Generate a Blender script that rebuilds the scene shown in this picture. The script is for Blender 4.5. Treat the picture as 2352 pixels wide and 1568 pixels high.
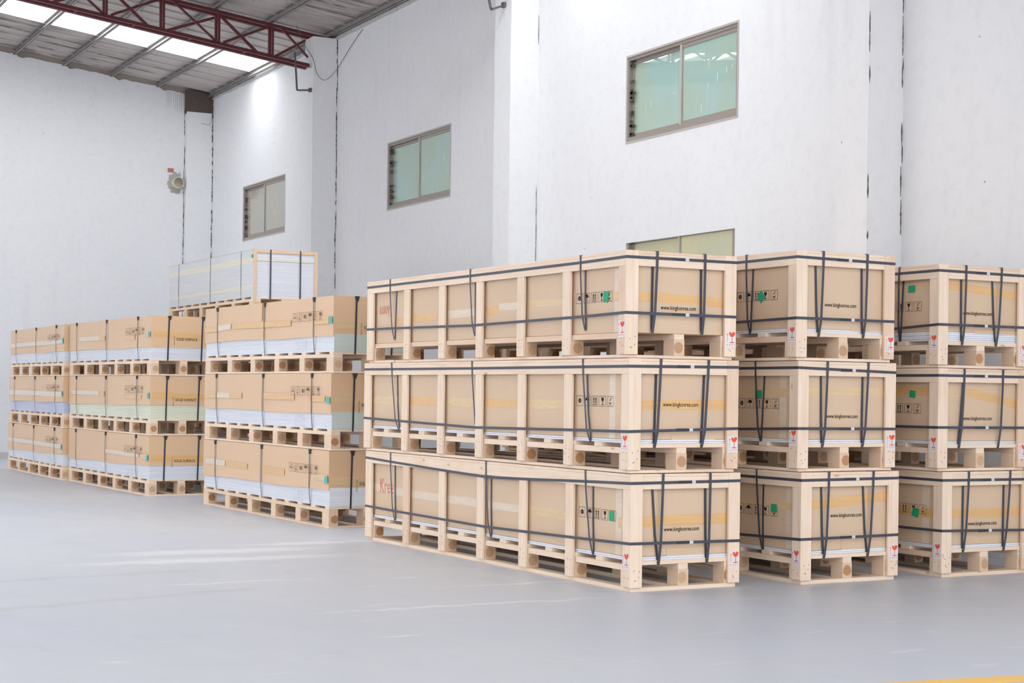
import bpy, bmesh, math, random
from mathutils import Vector, Matrix, noise
R = random.Random(7)
for o in list(bpy.data.objects): bpy.data.objects.remove(o)
scene = bpy.context.scene
COL = scene.collection

# ---------------------------------------------------------------- camera, world, lights, exposure
cam_data = bpy.data.cameras.new('camera'); cam = bpy.data.objects.new('camera', cam_data); COL.objects.link(cam)
rt = Vector((0.88498119, -0.46545251, 0.01273832)); up = Vector((-0.01015069, 0.00806544, 0.99991595)); fw = Vector((0.46551613, 0.88503611, -0.0024131))
m = Matrix.Identity(4)
for i in range(3): m[i][0] = rt[i]; m[i][1] = up[i]; m[i][2] = -fw[i]
m[2][3] = 1.262374
cam.matrix_world = m
cam_data.sensor_width = 36.0; cam_data.lens = 3804.634 / 2352 * 36; cam_data.shift_y = (907.238 - 784) / 2352
cam_data.clip_end = 200; cam_data.clip_start = .05
scene.camera = cam
scene.view_settings.view_transform = 'Standard'; scene.view_settings.look = 'None'
scene.view_settings.gamma = 1.0; scene.view_settings.use_curve_mapping = False
scene.view_settings.exposure = 0.0
world = bpy.data.worlds.new('overcast_sky'); scene.world = world; world.use_nodes = True
bg = world.node_tree.nodes['Background']; bg.inputs['Color'].default_value = (0.985, 0.985, 1.0, 1); bg.inputs['Strength'].default_value = 3.05
SKYLIGHT_EMISSION = 7.3

# ---------------------------------------------------------------- dimensions of the hall
XW, YB = 9.471, 30.326            # inner face of right wall, inner face of back wall
SLOPE = 0.126; ZE = 6.689         # purlin underside plane: z = ZE + SLOPE*(XW-x)
XR, YF = -14.0, -3.0              # roof reaches to here
def zroof(x, d=0.0): return ZE + SLOPE * (XW - x) + d

# ---------------------------------------------------------------- helpers
def lin(r, g, b):
    f = lambda c: (c/255/12.92) if c/255 <= .04045 else ((c/255+.055)/1.055)**2.4
    return (f(r), f(g), f(b), 1)
class NT:
    def __init__(s, name):
        s.m = bpy.data.materials.new(name); s.m.use_nodes = True; s.t = s.m.node_tree
        s.b = s.t.nodes['Principled BSDF']
    def n(s, typ, **kw):
        nd = s.t.nodes.new(typ)
        for k, v in kw.items():
            if k in nd.inputs: nd.inputs[k].default_value = v
            else: setattr(nd, k, v)
        return nd
    def l(s, a, b): s.t.links.new(a, b)
    def math(s, op, a, b=None, c=None):
        nd = s.t.nodes.new('ShaderNodeMath'); nd.operation = op
        for i, v in enumerate((a, b, c)):
            if v is None: continue
            if isinstance(v, (int, float)): nd.inputs[i].default_value = v
            else: s.l(v, nd.inputs[i])
        return nd.outputs[0]
    def mix(s, fac, a, b):
        nd = s.t.nodes.new('ShaderNodeMix'); nd.data_type = 'RGBA'
        for i, v in ((0, fac), (6, a), (7, b)):
            if isinstance(v, (int, float, tuple)): nd.inputs[i].default_value = v
            else: s.l(v, nd.inputs[i])
        return nd.outputs[2]
    def ramp(s, fac, stops):
        nd = s.t.nodes.new('ShaderNodeValToRGB'); s.l(fac, nd.inputs[0])
        e = nd.color_ramp.elements
        while len(e) < len(stops): e.new(.5)
        for el, (p, c) in zip(e, stops): el.position = p; el.color = c if isinstance(c, tuple) else (c, c, c, 1)
        return nd.outputs[0]
    def coords(s, scale=(1, 1, 1), rnd=True, kind='Object'):
        tc = s.n('ShaderNodeTexCoord'); mp = s.n('ShaderNodeMapping'); mp.inputs['Scale'].default_value = scale
        s.l(tc.outputs[kind], mp.inputs['Vector'])
        if rnd:
            oi = s.n('ShaderNodeObjectInfo'); cb = s.n('ShaderNodeCombineXYZ')
            k = s.math('MULTIPLY', oi.outputs['Random'], 57.0)
            for i in range(3): s.l(k, cb.inputs[i])
            s.l(cb.outputs[0], mp.inputs['Location'])
        return mp.outputs[0]
    def noise(s, vec, scale, detail=3, rough=.5):
        nd = s.n('ShaderNodeTexNoise', Scale=scale, Detail=detail, Roughness=rough); s.l(vec, nd.inputs['Vector']); return nd.outputs['Fac']
    def rnd(s): return s.n('ShaderNodeObjectInfo').outputs['Random']
    def col(s, c): s.l(c, s.b.inputs['Base Color']) if not isinstance(c, tuple) else setattr(s.b.inputs['Base Color'], 'default_value', c)
    def bump(s, h, strength=.3, dist=.002):
        bp = s.n('ShaderNodeBump', Strength=strength, Distance=dist); s.l(h, bp.inputs['Height']); s.l(bp.outputs[0], s.b.inputs['Normal'])
    def set(s, **kw):
        for k, v in kw.items(): s.b.inputs[k.replace('_', ' ')].default_value = v
        return s

def wood(name, axis, pale, dark, k=1.0):
    t = NT(name); sc = [16, 16, 16]; sc[axis] = 1.1
    v = t.coords(tuple(sc)); g = t.noise(v, 2.2, 4, .6)
    big = t.noise(t.coords((2, 2, 2)), 1.3, 2)
    c = t.mix(t.ramp(g, [(.32, 0.0), (.68, 1.0)]), dark, pale)
    r = t.rnd()
    c = t.mix(t.math('MULTIPLY', t.math('FRACT', t.math('MULTIPLY', r, 7.31)), .35), c, lin(236, 217, 194))
    tan = t.math('GREATER_THAN', t.math('FRACT', t.math('MULTIPLY', r, 13.7)), .86)
    c = t.mix(t.math('MULTIPLY', tan, .30), c, lin(206, 160, 124))
    c = t.mix(t.math('MULTIPLY', t.ramp(big, [(.55, 0.0), (.8, 1.0)]), .25), c, lin(200, 165, 128))
    vo = t.n('ShaderNodeTexVoronoi', Scale=1.0); sk = [9.0, 9.0, 9.0]; sk[axis] = 3.2
    t.l(t.coords(tuple(sk)), vo.inputs['Vector'])
    kn = t.ramp(vo.outputs['Distance'], [(.045, 1.0), (.10, 0.0)])
    c = t.mix(t.math('MULTIPLY', kn, .55), c, lin(164, 112, 74))
    t.col(c); t.set(Roughness=.62); t.b.inputs['Specular IOR Level'].default_value = .25
    t.bump(g, .12, .002); return t.m
PALE, DARK = lin(243, 223, 204), lin(231, 206, 182)
W = [wood('pine_board_x', 0, PALE, DARK), wood('pine_board_y', 1, PALE, DARK), wood('pine_board_z', 2, PALE, DARK)]
def logmat(name, ax):
    t = NT(name)
    tc = t.n('ShaderNodeTexCoord'); sx = t.n('ShaderNodeSeparateXYZ'); t.l(tc.outputs['Object'], sx.inputs[0])
    u, w = (sx.outputs[1], sx.outputs[2]) if ax == 0 else (sx.outputs[0], sx.outputs[2])
    r = t.rnd(); off = t.math('MULTIPLY', t.math('SUBTRACT', t.math('FRACT', t.math('MULTIPLY', r, 91.)), .5), .03)
    u = t.math('ADD', u, off)
    wob = t.math('MULTIPLY', t.noise(t.coords((30, 30, 30)), 1.0, 2), .012)
    d = t.math('ADD', t.math('SQRT', t.math('ADD', t.math('POWER', u, 2.0), t.math('POWER', w, 2.0))), wob)
    rings = t.math('MULTIPLY_ADD', t.math('SINE', t.math('MULTIPLY', d, 900.)), .5, .5)
    log = t.ramp(d, [(.047, 1.0), (.055, 0.0)] if ax == 0 else [(.039, 1.0), (.045, 0.0)])
    hue = t.math('FRACT', t.math('MULTIPLY', r, 31.))
    face = t.mix(hue, lin(206, 168, 130) if ax == 0 else lin(216, 182, 148), lin(170, 118, 76) if ax == 0 else lin(182, 134, 92))
    face = t.mix(t.math('MULTIPLY', rings, .35), face, lin(146, 104, 70))
    g = t.noise(t.coords((14, 14, 3)), 2.2, 4)
    plain = t.mix(g, DARK, lin(226, 200, 172))
    c = t.mix(log, t.mix(.3, plain, lin(204, 170, 136)), face)
    nx = t.n('ShaderNodeSeparateXYZ'); t.l(tc.outputs['Normal'], nx.inputs[0])
    isend = t.math('GREATER_THAN', t.math('ABSOLUTE', nx.outputs[ax]), .6)
    t.col(t.mix(isend, plain, c)); t.set(Roughness=.7); return t.m
LOGX, LOGY = logmat('log_end_x', 0), logmat('log_end_y', 1)

def card(name, a, b, sheen=.55, spec=.3):
    t = NT(name); g = t.noise(t.coords((1, 1, 1)), 3.0, 4); f = t.noise(t.coords((40, 40, 4)), 2.0, 2)
    c = t.mix(g, a, b); c = t.mix(t.math('MULTIPLY', f, .12), c, lin(180, 150, 120))
    t.col(c); t.set(Roughness=sheen); t.b.inputs['Specular IOR Level'].default_value = spec; t.bump(g, .2, .01); return t.m
CARTON = card('crate_carton', lin(220, 194, 167), lin(214, 187, 158), .5, .4)
CARTON2 = card('brown_carton', lin(226, 192, 156), lin(220, 184, 146), .38, .8)
CARTON_EDGE = card('carton_edge_guard', lin(230, 202, 174), lin(222, 192, 162))
def tapem(name, c1, c2, amt=.7):
    t = NT(name); g = t.noise(t.coords((1, 3, 14)), 3.0, 4)
    t.col(t.mix(t.ramp(g, [(.35, 0.), (.65, 1.)]), c1, c2)); t.set(Roughness=.28); t.b.inputs['Coat Weight'].default_value = .5; t.b.inputs['Coat Roughness'].default_value = .15
    t.bump(g, .5, .006); return t.m
TAPE = tapem('brown_tape', lin(226, 196, 150), lin(216, 190, 152))
TAPE_STRONG = tapem('amber_tape', lin(228, 184, 126), lin(220, 178, 124))
TAPE_CLEAR = tapem('clear_tape', lin(222, 203, 180), lin(226, 210, 190))
def plain(name, c, rough=.5, spec=.5, **kw):
    t = NT(name); g = t.noise(t.coords((3, 3, 3)), 4.0, 3)
    c2 = tuple(x*.9 for x in c[:3]) + (1,)
    t.col(t.mix(g, c2, c)); t.set(Roughness=rough, **kw); t.b.inputs['Specular IOR Level'].default_value = spec; return t.m
STRAP = plain('dark_strap', lin(72, 74, 84), .38)
PROT = plain('strap_protector', lin(52, 55, 66), .4)
BUCKLE = plain('steel_buckle', lin(214, 216, 222), .35)
INK = plain('black_print', lin(48, 40, 34), .7, .1)
INKL = plain('faded_print', lin(120, 98, 80), .7, .1)
RED = plain('red_print', lin(240, 96, 62), .6, .2)
REDL = plain('faint_red_marker', lin(218, 150, 124), .7, .1)
STICK = plain('white_sticker', lin(232, 228, 230), .5, .3)
GREEN = plain('green_sticker', lin(38, 168, 122), .45, .3)
TEAL = plain('teal_sticker', lin(80, 192, 186), .45, .3)
NAIL = plain('nail_head', lin(84, 68, 58), .6, .3)
def sheetm(name, c, d):
    t = NT(name); g = t.noise(t.coords((.6, .6, 60)), 2.0, 3)
    t.col(t.mix(t.ramp(g, [(.4, 0.), (.6, 1.)]), d, c)); t.set(Roughness=.3); return t.m
SH_WHITE = sheetm('white_sheet', lin(234, 237, 244), lin(222, 227, 238))
SH_GREEN = sheetm('grey_green_sheet', lin(206, 216, 210), lin(198, 209, 203))
SH_YEL = sheetm('cream_sheet', lin(232, 234, 214), lin(222, 226, 202))
SH_LAV = sheetm('lavender_sheet', lin(206, 212, 236), lin(194, 202, 228))
FILM = sheetm('grey_film', lin(214, 218, 222), lin(205, 210, 216)); 
FILM_Y = sheetm('yellowed_film', lin(230, 226, 206), lin(218, 216, 202))
def plaster():
    t = NT('old_white_plaster')
    v = t.coords((1, 1, 1), rnd=False)
    big = t.noise(v, .35, 5, .6); c = t.mix(big, lin(226, 227, 230), lin(238, 239, 241))
    fine = t.noise(v, 9.0, 6, .65); c = t.mix(t.math('MULTIPLY', t.ramp(fine, [(.5, 0.), (.72, 1.)]), .16), c, lin(198, 199, 203))
    tc = t.coords((5, 5, .8), rnd=False); st = t.noise(tc, 1.2, 4); mask = t.noise(v, .5, 2)
    c = t.mix(t.math('MULTIPLY', t.math('MULTIPLY', t.ramp(st, [(.56, 0.), (.75, 1.)]), t.ramp(mask, [(.5, 0.), (.65, 1.)])), .10), c, lin(176, 174, 174))
    vo = t.n('ShaderNodeTexVoronoi', Scale=4.5); t.l(v, vo.inputs['Vector'])
    m2 = t.noise(v, 1.1, 2); sz = t.math('MULTIPLY', t.ramp(m2, [(.5, 0.), (.7, 1.)]), .075)
    wob = t.math('ADD', vo.outputs['Distance'], t.math('MULTIPLY', t.noise(v, 40., 3), .06))
    dot = t.math('LESS_THAN', wob, t.math('ADD', sz, .022))
    c = t.mix(t.math('MULTIPLY', dot, .62), c, lin(120, 116, 114))
    t.col(c); t.set(Roughness=.85); t.b.inputs['Specular IOR Level'].default_value = .2
    t.bump(t.math('ADD', fine, t.math('MULTIPLY', dot, -.6)), .35, .01); return t.m
PLASTER = plaster()
CRACK = plain('dark_crack', lin(92, 88, 84), .9, .1)
MORTAR = plain('brown_mortar', lin(176, 166, 156), .9, .1)
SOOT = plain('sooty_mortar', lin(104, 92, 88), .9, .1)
FRAME = plain('dirty_aluminium', lin(158, 148, 140), .45)
FRAMEL = plain('dusty_aluminium', lin(188, 182, 174), .5)
REDSTEEL = plain('oxide_red_steel', lin(112, 58, 62), .55, .3)
GSTEEL = plain('grey_steel', lin(98, 92, 92), .55)
def purl():
    t = NT('galvanised_purlin'); g = t.noise(t.coords((3, 3, 3)), 2.5, 4)
    t.col(t.mix(g, lin(142, 136, 134), lin(172, 168, 166))); t.set(Roughness=.5, Metallic=.25); return t.m
PURLIN = purl()
def roofm():
    t = NT('stained_roof_sheet'); v = t.coords((.25, 2.5, 1), rnd=False, kind='Object'); pv = t.coords((1, 1, 1), rnd=False)
    s = t.noise(t.coords((1.6, 26, 1), rnd=False), 1.0, 4, .6); patch = t.noise(pv, .42, 2)
    base = t.mix(t.noise(v, 1.5, 3), lin(186, 177, 172), lin(214, 206, 200))
    f = t.math('MULTIPLY', t.ramp(s, [(.47, 0.), (.56, 1.)]), t.ramp(patch, [(.42, 0.), (.54, 1.)]))
    t.col(t.mix(t.math('MULTIPLY', f, .62), base, lin(104, 90, 82))); t.set(Roughness=.6); return t.m
ROOF = roofm()
RIB = plain('roof_rib', lin(160, 150, 144), .6)
def skym():
    t = NT('skylight_sheet'); t.col(lin(245, 248, 250)); t.b.inputs['Emission Color'].default_value = (.96, .98, 1, 1); t.b.inputs['Emission Strength'].default_value = SKYLIGHT_EMISSION; return t.m
SKY = skym()
def floorm():
    t = NT('painted_concrete_floor'); v = t.coords((1, 1, 1), rnd=False)
    big = t.noise(v, .22, 4); c = t.mix(t.ramp(big, [(.35, 0.), (.65, 1.)]), lin(191, 197, 208), lin(201, 203, 207))
    st = t.noise(t.coords((2.2, 1.1, 1), rnd=False), 1.4, 5, .6)
    c = t.mix(t.math('MULTIPLY', t.ramp(st, [(.60, 0.), (.70, 1.)]), .35), c, lin(190, 190, 190))
    st2 = t.noise(t.coords((.9, 4, 1), rnd=False), 2.1, 5, .6); c = t.mix(t.math('MULTIPLY', t.ramp(st2, [(.62, 0.), (.72, 1.)]), .5), c, lin(226, 228, 232))
    st3 = t.noise(t.coords((2.4, 9, 1), rnd=False), 1.3, 4, .6); c = t.mix(t.math('MULTIPLY', t.ramp(st3, [(.68, 0.), (.74, 1.)]), .5), c, lin(170, 174, 180))
    tc = t.n('ShaderNodeTexCoord'); sp = t.n('ShaderNodeSeparateXYZ'); t.l(tc.outputs['Object'], sp.inputs[0])
    X, Y = sp.outputs[0], sp.outputs[1]
    wob = t.math('MULTIPLY', t.math('SUBTRACT', t.noise(v, 5., 4), .5), .22)
    for x0, y0, x1, y1, w in ((1.2, 10.82, 3.4, 11.12, .07), (1.2, 9.40, 3.42, 9.98, .06)):   # two tyre scuffs
        L = math.hypot(x1-x0, y1-y0); ux, uy = (x1-x0)/L, (y1-y0)/L
        s = t.math('ADD', t.math('MULTIPLY', t.math('SUBTRACT', X, x0), ux), t.math('MULTIPLY', t.math('SUBTRACT', Y, y0), uy))
        d = t.math('ABSOLUTE', t.math('ADD', t.math('SUBTRACT', t.math('MULTIPLY', t.math('SUBTRACT', X, x0), uy), t.math('MULTIPLY', t.math('SUBTRACT', Y, y0), ux)), wob))
        f = t.math('MULTIPLY', t.ramp(d, [(w*.5, 1.), (w*1.3, 0.)]), t.math('LESS_THAN', s, L))
        c = t.mix(t.math('MULTIPLY', f, .38), c, lin(178, 176, 174))
    for x0, y0, rx, ry in ((3.95, 12.35, .75, .16), (3.75, 11.75, .9, .13), (5.0, 12.75, .6, .10), (4.35, 8.75, .8, .035), (3.4, 10.35, .45, .03), (5.2, 9.6, .6, .02)):   # pale elongated patches with wobbly edges
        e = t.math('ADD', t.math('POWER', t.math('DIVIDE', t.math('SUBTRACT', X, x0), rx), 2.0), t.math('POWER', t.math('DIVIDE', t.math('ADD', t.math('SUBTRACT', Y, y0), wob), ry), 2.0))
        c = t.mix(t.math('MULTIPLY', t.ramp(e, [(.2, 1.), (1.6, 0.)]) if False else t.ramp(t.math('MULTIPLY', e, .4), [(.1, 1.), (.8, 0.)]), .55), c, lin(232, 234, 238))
    t.col(c); t.l(t.math('MULTIPLY_ADD', st, .25, .30), t.b.inputs['Roughness']); t.b.inputs['Specular IOR Level'].default_value = .45
    t.bump(st, .08, .01); return t.m
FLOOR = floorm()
YEL = plain('yellow_floor_paint', lin(244, 196, 104), .5)
def glassm(name, c1, c2):
    t = NT(name); v = t.coords((1, 1, 1)); g = t.noise(v, 1.6, 4); s = t.noise(t.coords((1, 14, 1.2)), 1.2, 3)
    c = t.mix(t.ramp(g, [(.35, 0.), (.65, 1.)]), c1, c2); c = t.mix(t.math('MULTIPLY', t.ramp(s, [(.6, 0.), (.75, 1.)]), .25), c, lin(208, 210, 206))
    t.col(c); t.set(Roughness=.01); t.b.inputs['Specular IOR Level'].default_value = .8; return t.m
GLASS_T = glassm('teal_dusty_glass', lin(166, 196, 190), lin(172, 192, 172))
GLASS_G = glassm('grey_dusty_glass', lin(172, 178, 168), lin(182, 174, 160))
GLASS_Y = glassm('olive_dusty_glass', lin(204, 196, 152), lin(190, 192, 160))

MC = {}
def boxmesh(dx, dy, dz, mat, bev=.0015):
    key = (round(dx, 3), round(dy, 3), round(dz, 3), mat.name, bev)
    if key in MC: return MC[key]
    bm = bmesh.new(); bmesh.ops.create_cube(bm, size=1, matrix=Matrix.Diagonal((dx, dy, dz, 1)))
    if bev: bmesh.ops.bevel(bm, geom=bm.edges[:], offset=min(bev, min(dx, dy, dz)*.3), segments=1, affect='EDGES')
    me = bpy.data.meshes.new('board'); bm.to_mesh(me); bm.free(); me.materials.append(mat); MC[key] = me
    return me
def link(name, me, parent=None, loc=(0, 0, 0), rot=(0, 0, 0)):
    o = bpy.data.objects.new(name, me); COL.objects.link(o)
    if parent: o.parent = parent
    o.location = loc; o.rotation_euler = rot; return o
def box(name, lo, hi, mat, parent=None, jit=0.0, bev=.0015):
    d = [hi[i]-lo[i] for i in range(3)]; c = [(hi[i]+lo[i])/2 for i in range(3)]
    o = link(name, boxmesh(*d, mat, bev), parent, c)
    if jit: o.location += Vector((R.uniform(-jit, jit)*.4, R.uniform(-jit, jit)*.4, 0)); o.rotation_euler = (0, 0, R.uniform(-jit, jit)*.6)
    return o
def mesh(name, verts, faces, mat, parent=None, smooth=False):
    me = bpy.data.meshes.new(name); me.from_pydata(verts, [], faces); me.materials.append(mat)
    bm = bmesh.new(); bm.from_mesh(me); bmesh.ops.recalc_face_normals(bm, faces=bm.faces[:]); bm.to_mesh(me); bm.free()
    if smooth:
        for p in me.polygons: p.use_smooth = True
    return link(name, me, parent)
class MB:
    def __init__(s): s.v = []; s.f = []
    def box(s, lo, hi):
        n = len(s.v); s.v += [(x, y, z) for x in (lo[0], hi[0]) for y in (lo[1], hi[1]) for z in (lo[2], hi[2])]
        s.f += [tuple(n+i for i in q) for q in ((0, 1, 3, 2), (4, 6, 7, 5), (0, 4, 5, 1), (2, 3, 7, 6), (0, 2, 6, 4), (1, 5, 7, 3))]
    def bar(s, a, b, w, h, upv=(0, 0, 1)):
        a, b = Vector(a), Vector(b); t = (b-a).normalized(); u = t.cross(Vector(upv))
        if u.length < 1e-4: u = t.cross(Vector((0, 1, 0)))
        u.normalize(); v = t.cross(u); n = len(s.v)
        for p in (a, b):
            for i, j in ((-1, -1), (1, -1), (1, 1), (-1, 1)): s.v.append(tuple(p+u*i*w/2+v*j*h/2))
        s.f += [tuple(n+i for i in q) for q in ((0, 1, 2, 3), (7, 6, 5, 4), (0, 4, 5, 1), (1, 5, 6, 2), (2, 6, 7, 3), (3, 7, 4, 0))]
    def ribbon(s, pts, wdir, w, t, closed=False):
        P = [Vector(p) for p in pts]; wd = Vector(wdir).normalized(); n0 = len(s.v); N = len(P)
        for i, p in enumerate(P):
            if closed: tg = P[(i+1) % N]-P[i-1]
            else: tg = (P[min(i+1, N-1)]-P[max(i-1, 0)])
            nn = wd.cross(tg).normalized()
            for a, b in ((-1, -1), (1, -1), (1, 1), (-1, 1)): s.v.append(tuple(p+wd*a*w/2+nn*b*t/2))
        for i in range(N if closed else N-1):
            j = (i+1) % N
            for k in range(4): s.f.append((n0+i*4+k, n0+i*4+(k+1) % 4, n0+j*4+(k+1) % 4, n0+j*4+k))
        if not closed: s.f += [tuple(n0+k for k in (3, 2, 1, 0)), tuple(n0+(N-1)*4+k for k in range(4))]
    def disc(s, c, r, axis, n=8, t=.0008):
        n0 = len(s.v); c = Vector(c); a = Vector(axis); u = a.orthogonal().normalized(); v = a.cross(u)
        for k in (0, 1):
            for i in range(n): s.v.append(tuple(c+a*t*k+(u*math.cos(6.2832*i/n)+v*math.sin(6.2832*i/n))*r))
        s.f.append(tuple(n0+n+i for i in range(n)))
        for i in range(n): s.f.append((n0+i, n0+(i+1) % n, n0+n+(i+1) % n, n0+n+i))
    def out(s, name, mat, parent=None, stuff=False):
        o = mesh(name, s.v, s.f, mat, parent)
        if stuff: o['kind'] = 'stuff'
        return o

def poly2d(polys, t=.0004):
    """flat prints in the xz plane facing -y, tiny thickness; polys: lists of (x,z)"""
    v, f = [], []
    for p in polys:
        n = len(v); v += [(x, 0, z) for x, z in p]; f.append(tuple(range(n, n+len(p))))
    me = bpy.data.meshes.new('print'); me.from_pydata(v, [], f); return me
def bar2(x0, z0, x1, z1, w):
    dx, dz = x1-x0, z1-z0; L = math.hypot(dx, dz) or 1; nx, nz = -dz/L*w/2, dx/L*w/2
    return [(x0+nx, z0+nz), (x0-nx, z0-nz), (x1-nx, z1-nz), (x1+nx, z1+nz)]
def arc2(cx, cz, r, a0, a1, n=10): return [(cx+r*math.cos(math.radians(a0+(a1-a0)*i/n)), cz+r*math.sin(math.radians(a0+(a1-a0)*i/n))) for i in range(n+1)]
def glyph(kind):
    P = []
    if kind == 'recycle':
        for k in range(3):
            a = math.radians(90+120*k); b = math.radians(90+120*(k+1)); r = .27
            ax, az = .5+r*math.cos(a), .52+r*math.sin(a); bx, bz = .5+r*math.cos(b), .52+r*math.sin(b)
            sx, sz = ax+(bx-ax)*.16, az+(bz-az)*.16; ex, ez = ax+(bx-ax)*.58, az+(bz-az)*.58
            P.append(bar2(sx, sz, ex, ez, .13)); L = math.hypot(bx-ax, bz-az); tx, tz = (bx-ax)/L, (bz-az)/L
            P.append([(ex-tz*.13, ez+tx*.13), (ex+tz*.13, ez-tx*.13), (ex+tx*.17, ez+tz*.17)])
    elif kind == 'umbrella':
        P.append(arc2(.5, .55, .32, 0, 180)); P.append(bar2(.5, .55, .5, .2, .035)); P.append(bar2(.5, .18, .6, .18, .035)); P.append(bar2(.6, .17, .6, .26, .035)); P.append(bar2(.5, .85, .5, .92, .03))
    elif kind == 'arrows':
        for x in (.34, .66): P.append(bar2(x, .27, x, .72, .10)); P.append([(x-.12, .70), (x+.12, .70), (x, .88)])
        P.append(bar2(.18, .16, .82, .16, .06))
    elif kind == 'arrows_down':
        for x in (.34, .66): P.append(bar2(x, .5, x, .85, .05)); P.append([(x-.13, .5), (x, .28), (x+.13, .5)])
    elif kind == 'bars':
        for x in (.33, .62): P.append(bar2(x, .25, x, .85, .06))
        P.append(bar2(.22, .14, .74, .14, .08))
    elif kind == 'glass':
        P.append([(.30, .86), (.34, .62), (.42, .50), (.58, .50), (.66, .62), (.70, .86), (.56, .86), (.52, .74), (.46, .86)])
        P.append(bar2(.5, .52, .5, .20, .06)); P.append(bar2(.33, .17, .67, .17, .06))
    elif kind == 'hook':
        P.append(bar2(.55, .88, .40, .58, .045)); P.append(bar2(.72, .88, .56, .60, .045)); P.append([(.40, .58), (.56, .60), (.45, .5)])
        P.append(bar2(.28, .40, .48, .30, .06)); P.append(bar2(.50, .30, .72, .40, .06)); P.append(bar2(.40, .26, .60, .26, .08)); P.append(bar2(.22, .12, .78, .12, .03))
    return P
FR = [bar2(0, .015, 1, .015, .03), bar2(0, .985, 1, .985, .03), bar2(.015, 0, .015, 1, .03), bar2(.985, 0, .985, 1, .03)]
def symbol_mesh(kinds, w, h, pitch, mat):
    key = ('sym', tuple(kinds), w, h, mat.name)
    if key in MC: return MC[key]
    P = []
    for i, k in enumerate(kinds):
        for q in FR+glyph(k): P.append([(i*pitch+x*w, z*h) for x, z in q])
    me = poly2d(P); me.materials.append(mat); MC[key] = me; return me
def text_mesh(s, width, mat, bold=0.0, zs=1.25):
    key = ('txt', s, width, mat.name)
    if key in MC: return MC[key]
    cu = bpy.data.curves.new('lettering', 'FONT'); cu.body = s; cu.size = 1; cu.offset = bold; cu.resolution_u = 2
    o = bpy.data.objects.new('lettering', cu); COL.objects.link(o); dg = bpy.context.evaluated_depsgraph_get()
    me = bpy.data.meshes.new_from_object(o.evaluated_get(dg)); bpy.data.objects.remove(o)
    xs = [v.co.x for v in me.vertices]; k = width/(max(xs)-min(xs)); x0 = min(xs)
    for v in me.vertices: x, y = v.co.x, v.co.y; v.co = ((x-x0)*k, 0, y*k*zs)
    me.materials.clear(); me.materials.append(mat); MC[key] = me; return me
LONG = (0, 0, -math.pi/2)     # turns an xz print facing -y into one on the long face facing -x (reads towards -y)

# ---------------------------------------------------------------- floor, walls, roof
def struct(o): o['kind'] = 'structure'; return o
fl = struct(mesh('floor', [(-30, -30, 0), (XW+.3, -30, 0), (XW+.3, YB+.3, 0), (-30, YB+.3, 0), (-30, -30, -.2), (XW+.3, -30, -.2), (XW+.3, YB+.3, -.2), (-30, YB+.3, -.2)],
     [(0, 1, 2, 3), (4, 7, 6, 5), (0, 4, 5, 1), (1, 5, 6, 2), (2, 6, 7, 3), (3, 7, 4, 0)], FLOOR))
WIN = [(26.21, 28.40, 3.862, 4.842), (19.83, 21.94, 3.828, 4.805), (13.33, 15.42, 3.965, 4.922), (13.36, 15.39, 1.95, 2.886)]
def wall_grid():
    ys = sorted({YF, YB+.24} | {w[0] for w in WIN} | {w[1] for w in WIN}); zs = sorted({-.1, ZE+.06} | {w[2] for w in WIN} | {w[3] for w in WIN})
    hole = lambda y, z: any(w[0] < y < w[1] and w[2] < z < w[3] for w in WIN)
    v, f = [], []
    def q(*p): n = len(v); v.extend(p); f.append((n, n+1, n+2, n+3))
    A, B = XW, XW+.24
    cell = {}
    for i in range(len(ys)-1):
        for j in range(len(zs)-1): cell[i, j] = not hole((ys[i]+ys[i+1])/2, (zs[j]+zs[j+1])/2)
    for (i, j), s in cell.items():
        y0, y1, z0, z1 = ys[i], ys[i+1], zs[j], zs[j+1]
        if not s: continue
        q((A, y0, z0), (A, y1, z0), (A, y1, z1), (A, y0, z1)); q((B, y0, z0), (B, y0, z1), (B, y1, z1), (B, y1, z0))
        for di, dj, e in ((-1, 0, ((y0, z0), (y0, z1))), (1, 0, ((y1, z1), (y1, z0))), (0, -1, ((y1, z0), (y0, z0))), (0, 1, ((y0, z1), (y1, z1)))):
            if not cell.get((i+di, j+dj), False): (a, b), (c, d) = e; q((A, a, b), (A, c, d), (B, c, d), (B, a, b))
    me = bpy.data.meshes.new('wall_right'); me.from_pydata(v, [], f); bm = bmesh.new(); bm.from_mesh(me)
    bmesh.ops.remove_doubles(bm, verts=bm.verts[:], dist=1e-4); bmesh.ops.recalc_face_normals(bm, faces=bm.faces[:]); bm.to_mesh(me); bm.free()
    me.materials.append(PLASTER); return struct(link('wall_right', me))
wall_r = wall_grid()
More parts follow.
